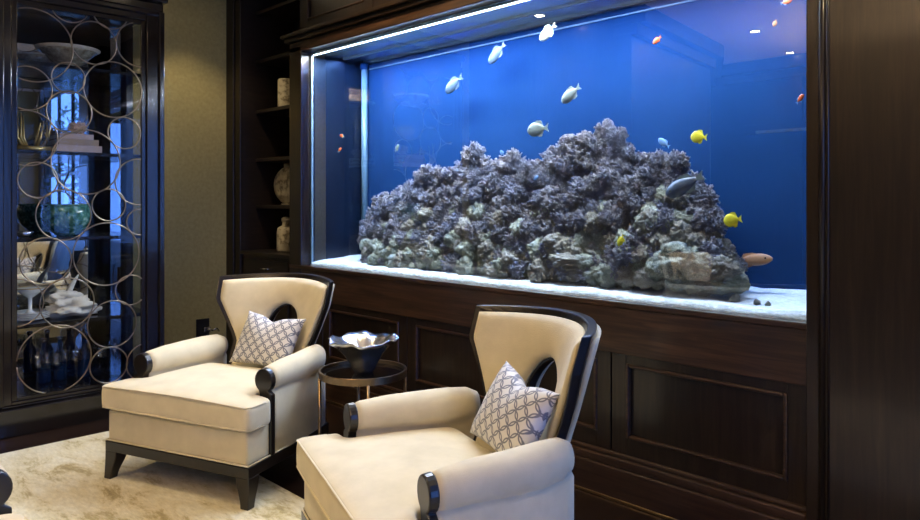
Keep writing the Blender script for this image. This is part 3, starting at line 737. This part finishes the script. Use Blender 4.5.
# wall outlet
op_ = P(202.5, 328, X=XL + .004)
ot = thing('wall_outlet', 'black wall outlet plate with a silver plug on the olive wall', 'outlet', op_)
boxo('plate', 'black', ot, 0, .008, -.055, .055, -.075, .075, bevel=.003)
bm = bmesh.new(); box(bm, .008, .045, -.005, .05, -.03, .01); pl = link('plug', bm, 'chrome', ot, bevel=.006)
bm = bmesh.new(); tube(bm, [(.04, .03, -.01), (.07, .05, -.015), (.09, .08, .0), (.06, .11, -.03)], .007, 8); link('cord', bm, 'chrome', pl, True)

# ------------------------------------------------------------------ rug
bm = bmesh.new(); box(bm, -4.44, .6, .06, 1.78, .0005, .008)
tag(link('area_rug', bm, 'rug', bevel=.005), 'cream rug with faded golden blotches under the armchairs', 'rug')

# ------------------------------------------------------------------ armchair
def wplan(y):          # half width of seat plan
    if y < .5: return .445 - .032 * max(0, y) / .5
    return .413 - (y - .5) * .20
def smooth(t): t = max(0, min(1, t)); return t * t * (3 - 2 * t)
def outline(inset=0.0):
    pts = []
    def hw(z):
        if z < .57: return .262
        if z < .795: return .262 + .113 * (z - .57) / .225
        return .375 + .006 * (z - .795) / .12
    zb, zt_ = .30 + inset, .92 - inset
    n = 26
    for i in range(n + 1):
        z = zb + (zt_ - zb) * i / n; pts.append((hw(z) - inset, z))
    for i in range(1, 20):
        s = 1 - 2 * i / 20; w = hw(zt_) - inset; pts.append((w * s, zt_ + .012 * (1 - s * s)))
    for i in range(n + 1):
        z = zt_ - (zt_ - zb) * i / n; pts.append((-(hw(z) - inset), z))
    for i in range(1, 14):
        s = -1 + 2 * i / 14; pts.append(((hw(zb) - inset) * s, zb))
    return pts
def yback(x, z): return .745 + .34 * (z - .45) - .19 * (x / .375) ** 2
def annulus(bm, inset, hx, hz, y0, y1, puff=0.0, Mr=8):
    O = outline(inset); zc = .625; rows = []
    for r in range(Mr + 1):
        s = r / Mr; row = []
        for (x, z) in O:
            a = math.atan2((z - zc) / hz, x / hx)
            ix, iz = hx * math.cos(a), zc + hz * math.sin(a)
            row.append((ix + (x - ix) * s, iz + (z - iz) * s))
        rows.append(row)
    n = len(O)
    F_, B_ = [], []
    for r, row in enumerate(rows):
        s = r / Mr; pf = puff * (math.sin(PI * s) ** .35 if 0 < s < 1 else 0)
        F_.append([bm.verts.new((x, yback(x, z) + y0 - pf, z)) for x, z in row])
        B_.append([bm.verts.new((x, yback(x, z) + y1, z)) for x, z in row])
    for r in range(Mr):
        for i in range(n):
            j = (i + 1) % n
            bm.faces.new((F_[r][i], F_[r][j], F_[r + 1][j], F_[r + 1][i])); bm.faces.new((B_[r][i], B_[r + 1][i], B_[r + 1][j], B_[r][j]))
    for i in range(n):
        j = (i + 1) % n
        bm.faces.new((F_[0][i], B_[0][i], B_[0][j], F_[0][j])); bm.faces.new((F_[Mr][i], F_[Mr][j], B_[Mr][j], B_[Mr][i]))
def arm_section(y, side, rx, rz, zc, neck, zb, grow=0.0, flush=None):
    # lollipop: round roll on a narrow stem, ordered loop
    xo = wplan(y); cx = xo - .045
    pts = []
    a0 = -1.05
    n = 18
    for i in range(n + 1):
        a = a0 + (PI + 2 * (-a0)) * i / n if False else (-PI / 2 + .55) + (2 * PI - 1.1) * i / n
        pts.append((cx + (rx + grow) * math.cos(a), zc + (rz + grow) * math.sin(a)))
    xl, xr_ = cx - neck, cx + neck
    if flush is not None: xr_ = xo + flush
    left = [(xl, zc - rz * 1.15), (xl, zb)]; right = [(xr_, zb), (xr_, zc - rz * 1.10)]
    loop = pts + left + right
    return [(side * x, y, z) for x, z in loop]
def sabre(x, y, sx, sy, top=.18, tw=.058, bw_=.034, lean=.03):
    secs = []
    for i in range(9):
        s = i / 8; z = top * (1 - s)
        w = tw + (bw_ - tw) * smooth(s)
        ox = sx * (lean * s * s * .35); oy = sy * (lean * s * s)
        x0 = x - sx * w if sx > 0 else x; x1 = x if sx > 0 else x - sx * w
        y0 = y if sy < 0 else y - w; y1 = y + w if sy < 0 else y
        secs.append([(x0 + ox, y0 + oy, z), (x1 + ox, y0 + oy, z), (x1 + ox, y1 + oy, z), (x0 + ox, y1 + oy, z)])
    bm = bmesh.new(); loft(bm, secs); return bm
def plan_pts(inset, yf, yr):
    ys = [yf, .15, .3, .45, .6, yr]
    R = [(wplan(y) - inset, y) for y in ys]; return R + [(-x, y) for x, y in reversed(R)]
def make_armchair(label):
    t = thing('armchair', label, 'armchair', group='matching cream armchairs')
    # frame
    bm = bmesh.new(); prism(bm, plan_pts(0, 0, .70), .132, .182); link('base_frame', bm, 'black_wood', t, bevel=.004)
    for sx in (-1, 1):
        link('leg', sabre(sx * .445, 0, sx, -1, .135, .074, .044, .006), 'black_wood', t, bevel=.004)
        link('leg', sabre(sx * wplan(.70), .70, sx, 1, .135, .055, .034, .07), 'black_wood', t, bevel=.004)
    # upholstered seat box
    bm = bmesh.new(); prism(bm, plan_pts(.012, .006, .66), .182, .335); sb = link('seat_box', bm, 'fabric', t, True, bevel=.014, seg=3)
    bm = bmesh.new(); pts = [(x, y, .188) for x, y in plan_pts(.004, .002, .3)]; pts = pts[:3][::-1] + pts[-3:][::-1]; tube(bm, pts, .004, 6); link('piping', bm, 'fabric', sb, True)
    # cushion
    bm = bmesh.new(); xs_ = [-.452, -.405, -.345, -.27, -.18, -.09, 0, .09, .18, .27, .345, .405, .452]; ys_ = [-.012, .035, .09, .145, .19, .28, .38, .48, .58]
    nx_, ny_ = len(xs_), len(ys_)
    def inside(i, j): return j < 3 or (2 <= i < nx_ - 3)
    zs = [.337, .352, .398, .438, .460]
    V = {}
    def vert(i, j, k):
        if (i, j, k) not in V:
            x, y = xs_[i], ys_[j]
            if j >= 4: x *= .99 - .10 * (y - .19)
            cr = .020 * (1 - (x / .46) ** 2) * (1 - ((y - .28) / .34) ** 2) if k >= 3 else 0
            z = zs[k] + cr
            bul = .010 if k in (1, 2, 3) else 0
            if j == 0: y -= bul
            if i == 0: x -= bul
            if i == nx_ - 1: x += bul
            if k == 4 and (j == 0 or i in (0, nx_ - 1)): z -= .008
            V[(i, j, k)] = bm.verts.new((x, y, z))
        return V[(i, j, k)]
    for i in range(nx_ - 1):
        for j in range(ny_ - 1):
            if not inside(i, j): continue
            for k, flip in ((0, True), (4, False)):
                q = [vert(i, j, k), vert(i + 1, j, k), vert(i + 1, j + 1, k), vert(i, j + 1, k)]
                bm.faces.new(q[::-1] if flip else q)
            for (di, dj, a, c) in ((-1, 0, (i, j + 1), (i, j)), (1, 0, (i + 1, j), (i + 1, j + 1)), (0, -1, (i, j), (i + 1, j)), (0, 1, (i + 1, j + 1), (i, j + 1))):
                ii, jj = i + di, j + dj
                if 0 <= ii < nx_ - 1 and 0 <= jj < ny_ - 1 and inside(ii, jj): continue
                for k in range(4): bm.faces.new((vert(*a, k), vert(*c, k), vert(*c, k + 1), vert(*a, k + 1)))
    cu = link('seat_cushion', bm, 'fabric', t, True, sub=2)
    for zz, off in ((.4465, 0), (.350, 0)):
        bm = bmesh.new(); tube(bm, [(-.455, .10, zz), (-.457, .06, zz), (-.455, .008, zz), (-.44, -.016, zz), (-.2, -.021, zz + (.008 if zz > .4 else 0)), (0, -.021, zz + (.010 if zz > .4 else 0)), (.2, -.021, zz + (.008 if zz > .4 else 0)), (.44, -.016, zz), (.455, .008, zz), (.457, .06, zz), (.455, .10, zz)], .0045, 6)
        link('piping', bm, 'fabric', cu, True)
    # arms
    for s in (-1, 1):
        bm = bmesh.new(); secs = []
        for (y, rx, rz, zc) in ((.190, .050, .052, .522), (.215, .056, .058, .524), (.32, .062, .063, .530), (.44, .066, .067, .530), (.56, .066, .070, .532), (.64, .056, .066, .534), (.68, .036, .048, .534)):
            secs.append(arm_section(y, s, rx, rz, zc, .036 if y < .6 else .026, .184, 0, -.003 if y < .66 else -.012))
        loft(bm, secs); am = link('arm', bm, 'fabric', t, True)
        bm = bmesh.new(); A = arm_section(.160, s, .050, .054, .522, .022, .182, 0, .003); B = arm_section(.192, s, .053, .057, .522, .024, .182, 0, .003)
        B = [(x, .192, z) for x, y, z in B]; loft(bm, [A, B]); link('arm_facing', bm, 'black_wood', am, bevel=.005)
    # back
    bm = bmesh.new(); annulus(bm, 0, .104, .134, -.012, .028); fr_ = link('back_frame', bm, 'black_wood', t, True, bevel=.006)
    fr_.data.polygons.foreach_set('use_smooth', [False] * len(fr_.data.polygons))
    bm = bmesh.new(); annulus(bm, .024, .112, .142, -.022, -.0125, .030, 14); link('backrest', bm, 'fabric', t, True)
    bm = bmesh.new(); annulus(bm, .022,   .116, .146, .0285, .052, -.014, 8); link('rear_upholstery', bm, 'fabric', t, True)
    return t
A1 = make_armchair('cream armchair with dark legs nearest the ring-front cabinet')
A1.location = (-3.279, 1.384, .008); A1.rotation_euler.z = math.radians(20.5)
A2 = copy_tree(A1); tag(A2, 'cream armchair in the foreground below the middle of the aquarium'); A2.location = (-1.923, 1.324, .008); A2.rotation_euler.z = math.radians(-20)
A3 = copy_tree(A1); tag(A3, 'armchair at the lower left edge showing only its dark arm end'); A3.location = (-2.215, .10, .008); A3.rotation_euler.z = math.radians(90)

# pillows
def make_pillow(label, W=.200, H=.148):
    bm = bmesh.new(); n = 22; g = {}
    for sd in (-1, 1):
        for i in range(n + 1):
            for j in range(n + 1):
                a, c = -1 + 2 * i / n, -1 + 2 * j / n
                if sd == 1 and (i in (0, n) or j in (0, n)): g[(sd, i, j)] = g[(-1, i, j)]; continue
                e = (1 - a * a) * (1 - c * c)
                x = a * W * (1 - .10 * (1 - c * c) * a * a); z = c * H * (1 - .10 * (1 - a * a) * c * c)
                if c > 0: z -= .030 * math.exp(-(a / .30) ** 2) * c ** 2
                th = .060 * max(0, e) ** .42 * (1 - .35 * math.exp(-(a / .25) ** 2) * max(0, c))
                th += .004 * noise.noise(Vector((x * 14, z * 14, sd)))* (1 if e > .02 else 0)
                g[(sd, i, j)] = bm.verts.new((x, sd * th, z))
    for sd in (-1, 1):
        for i in range(n):
            for j in range(n):
                q = [g[(sd, i, j)], g[(sd, i + 1, j)], g[(sd, i + 1, j + 1)], g[(sd, i, j + 1)]]
                bm.faces.new(q if sd < 0 else q[::-1])
    o = link('throw_pillow', bm, 'pillow', None, True); tag(o, label, 'pillow', 'ring-patterned throw pillows')
    return o
def place_local(o, chair, loc, rx, ry, rz):
    o.matrix_world = Matrix.Translation(chair.location) @ Matrix.Rotation(chair.rotation_euler.z, 4, 'Z') @ Matrix.Translation(loc) @ Matrix.Rotation(rz, 4, 'Z') @ Matrix.Rotation(rx, 4, 'X') @ Matrix.Rotation(ry, 4, 'Y')
p1 = make_pillow('ring-patterned silver pillow on the armchair nearest the cabinet')
place_local(p1, A1, (.028, .625, .596), -.50, .05, .0)
p2 = p1.copy(); COL.objects.link(p2); tag(p2, 'ring-patterned silver pillow on the foreground armchair')
place_local(p2, A2, (.062, .625, .600), -.50, .08, .0)

# ------------------------------------------------------------------ side table and bowl
tp = P(363, 369, Z=.52)
st = thing('side_table', 'round bronze-rimmed side table between the two armchairs', 'table', (tp.x, tp.y, 0))
bm = bmesh.new(); lathe(bm, [(0, .498), (.205, .498), (.205, .504), (0, .504)], 48); link('table_top', bm, 'black_glass', st)
bm = bmesh.new(); lathe(bm, [(.206, .488), (.218, .488), (.218, .522), (.206, .522), (.206, .488)], 64); link('rim', bm, 'brass', st, bevel=.002)
for k in range(4):
    a = PI / 4 + k * PI / 2 + .25
    bm = bmesh.new(); tube(bm, [(.212 * math.cos(a), .212 * math.sin(a), 0.0), (.212 * math.cos(a), .212 * math.sin(a), .49)], .0085, 10); link('leg', bm, 'brass', st, True)
bm = bmesh.new(); tube(bm, [(.205 * math.cos(2 * PI * i / 48), .205 * math.sin(2 * PI * i / 48), .12) for i in range(48)], .006, 8, closed=True); link('lower_ring', bm, 'brass', st, True)
bm = bmesh.new(); n = 72; rows = []
prof = [(.045, 0), (.055, .012), (.075, .045), (.105, .085), (.145, .120), (.178, .140)]
prof2 = [(.172, .142), (.138, .124), (.098, .089), (.066, .05), (.03, .02), (.001, .018)]
for q, (r, z) in enumerate(prof + prof2):
    row = []
    for i in range(n):
        a = 2 * PI * i / n; k = (z / .14) ** 2
        w = (1 + .024 * math.sin(7 * a + .6) * k + .014 * math.sin(13 * a) * k)
        row.append(bm.verts.new((r * w * math.cos(a), r * w * math.sin(a), z + k * (.006 * math.sin(5 * a + 1) + .004 * math.sin(11 * a)))))
    rows.append(row)
for a, c in zip(rows, rows[1:]):
    for i in range(n): bm.faces.new((a[i], a[(i + 1) % n], c[(i + 1) % n], c[i]))
bm.faces.new(rows[0][::-1])
bo = tag(link('metal_bowl', bm, 'silver', None, True), 'wavy-rimmed hammered silver bowl on the round side table', 'bowl'); bo.location = (tp.x + .005, tp.y, .505); bo.scale = (.98, .98, 1.18)

# ------------------------------------------------------------------ lights
def downlight(x, y, label, power, spot=1.9, z=ZC, aim=None, col=(1, .77, .45), group='recessed ceiling downlights', blend=.6):
    t = thing('ceiling_light', label, 'light', (x, y, z), 0, group)
    bm = bmesh.new(); lathe(bm, [(.045, -.001), (.062, -.001), (.062, -.008), (.045, -.006), (.045, -.001)], 28); link('trim_ring', bm, 'chrome', t)
    bm = bmesh.new(); lathe(bm, [(0, -.002), (.043, -.002), (.043, -.004), (0, -.004)], 24); link('bulb', bm, 'bulb', t)
    L = bpy.data.lights.new('downlight', 'SPOT'); L.energy = power; L.spot_size = spot; L.spot_blend = blend; L.color = col; L.shadow_soft_size = .05
    lo = bpy.data.objects.new('downlight', L); COL.objects.link(lo); lo.location = (x, y, z - .03)
    if aim: lo.rotation_euler = (Vector(aim) - lo.location).to_track_quat('-Z', 'Y').to_euler()
    return t
refl = [(661, 31), (702, 50), (755, 31), (790, 52.5), (683, 39)]
for i, (a, c) in enumerate(refl):
    q = MIR(a, c, ZC); downlight(q.x, q.y, 'small recessed warm downlight, seen as a bright dot in the tank glass', 45)
DL = [(-3.0, .7, 76), (-1.9, .5, 54), (-4.3, .4, 66), (0.6, .6, 16), (-2.2, -1.1, 25)]
for x, y, p in DL: downlight(x, y, 'recessed warm downlight in the ceiling over the seating', p)
downlight(-4.95, 2.35, 'recessed warm downlight close to the olive wall', 40, spot=1.5, aim=(-5.4, 2.5, 0))
downlight(-3.2, 2.2, 'recessed warm downlight over the aquarium cornice', 80, spot=1.9, aim=(-3.3, 2.9, 2.2))
downlight(-.1, 2.1, 'recessed warm downlight washing the wood column', 26, spot=1.7, aim=(-.5, 2.8, 1.2))

L = bpy.data.lights.new('sky_portal', 'AREA'); L.shape = 'RECTANGLE'; L.size = WX1 - WX0; L.size_y = WZ1 - WZ0; L.cycles.is_portal = True
lo = bpy.data.objects.new('sky_portal', L); COL.objects.link(lo); lo.location = ((WX0 + WX1) / 2, YN + .16, (WZ0 + WZ1) / 2); lo.rotation_euler = (-PI / 2, 0, 0)
L = bpy.data.lights.new('sky_portal', 'AREA'); L.shape = 'RECTANGLE'; L.size = VZ1 - VZ0; L.size_y = VY1 - VY0; L.cycles.is_portal = True
lo = bpy.data.objects.new('sky_portal', L); COL.objects.link(lo); lo.location = (XR + .16, (VY0 + VY1) / 2, (VZ0 + VZ1) / 2); lo.rotation_euler = (0, PI / 2, 0)
def fill_uplighter(x, y, label, e):  # uplighter added out of view to brighten the ceiling and fill the room
    t = thing('added_fill_lamp', label, 'lamp', (x, y, .0), 0)
    bm = bmesh.new(); lathe(bm, [(0, 0), (.15, 0), (.15, .02), (.02, .035), (.012, .05), (.012, 1.72), (0, 1.72)], 28); link('stand', bm, 'brass', t, True)
    bm = bmesh.new(); lathe(bm, [(.012, 1.70), (.10, 1.74), (.19, 1.83), (.185, 1.832), (.095, 1.75), (0, 1.725)], 36); link('shade', bm, 'brass', t, True)
    bm = bmesh.new(); lathe(bm, [(0, 1.73), (.03, 1.75), (.03, 1.80), (0, 1.82)], 16); link('bulb', bm, 'bulb', t, True)
    L = bpy.data.lights.new('fill_uplight', 'SPOT'); L.energy = e; L.spot_size = 2.7; L.spot_blend = .8; L.color = (1, .76, .48); L.shadow_soft_size = .08
    lo = bpy.data.objects.new('fill_uplight', L); COL.objects.link(lo); lo.location = (0, 0, 1.86); lo.rotation_euler = (PI, 0, 0); lo.parent = t
fill_uplighter(-1.35, -2.3, 'bronze uplighter by the front wall, added out of view to brighten the ceiling', 640)
fill_uplighter(1.3, -1.6, 'bronze uplighter behind the camera on the right, added as fill light', 60)
w = bpy.data.worlds.new('World'); SC.world = w; w.use_nodes = True
w.node_tree.nodes['Background'].inputs[0].default_value = (.13, .31, 1.0, 1); w.node_tree.nodes['Background'].inputs[1].default_value = 5.0

# ------------------------------------------------------------------ camera
cam = bpy.data.cameras.new('camera'); co = bpy.data.objects.new('camera', cam); COL.objects.link(co)
cam.sensor_width = 36; cam.lens = F / 920 * 36; cam.shift_y = -(260 - HOR) / 920; cam.clip_start = .05
co.location = (0, 0, HC)
co.rotation_euler = Vector((FX, FY, 0)).to_track_quat('-Z', 'Y').to_euler()
SC.camera = co
SC.view_settings.view_transform = 'Standard'; SC.view_settings.look = 'None'; SC.view_settings.gamma = 1; SC.view_settings.exposure = -0.1
SC.view_settings.use_curve_mapping = False
SC.cycles.max_bounces = 12; SC.cycles.transparent_max_bounces = 24
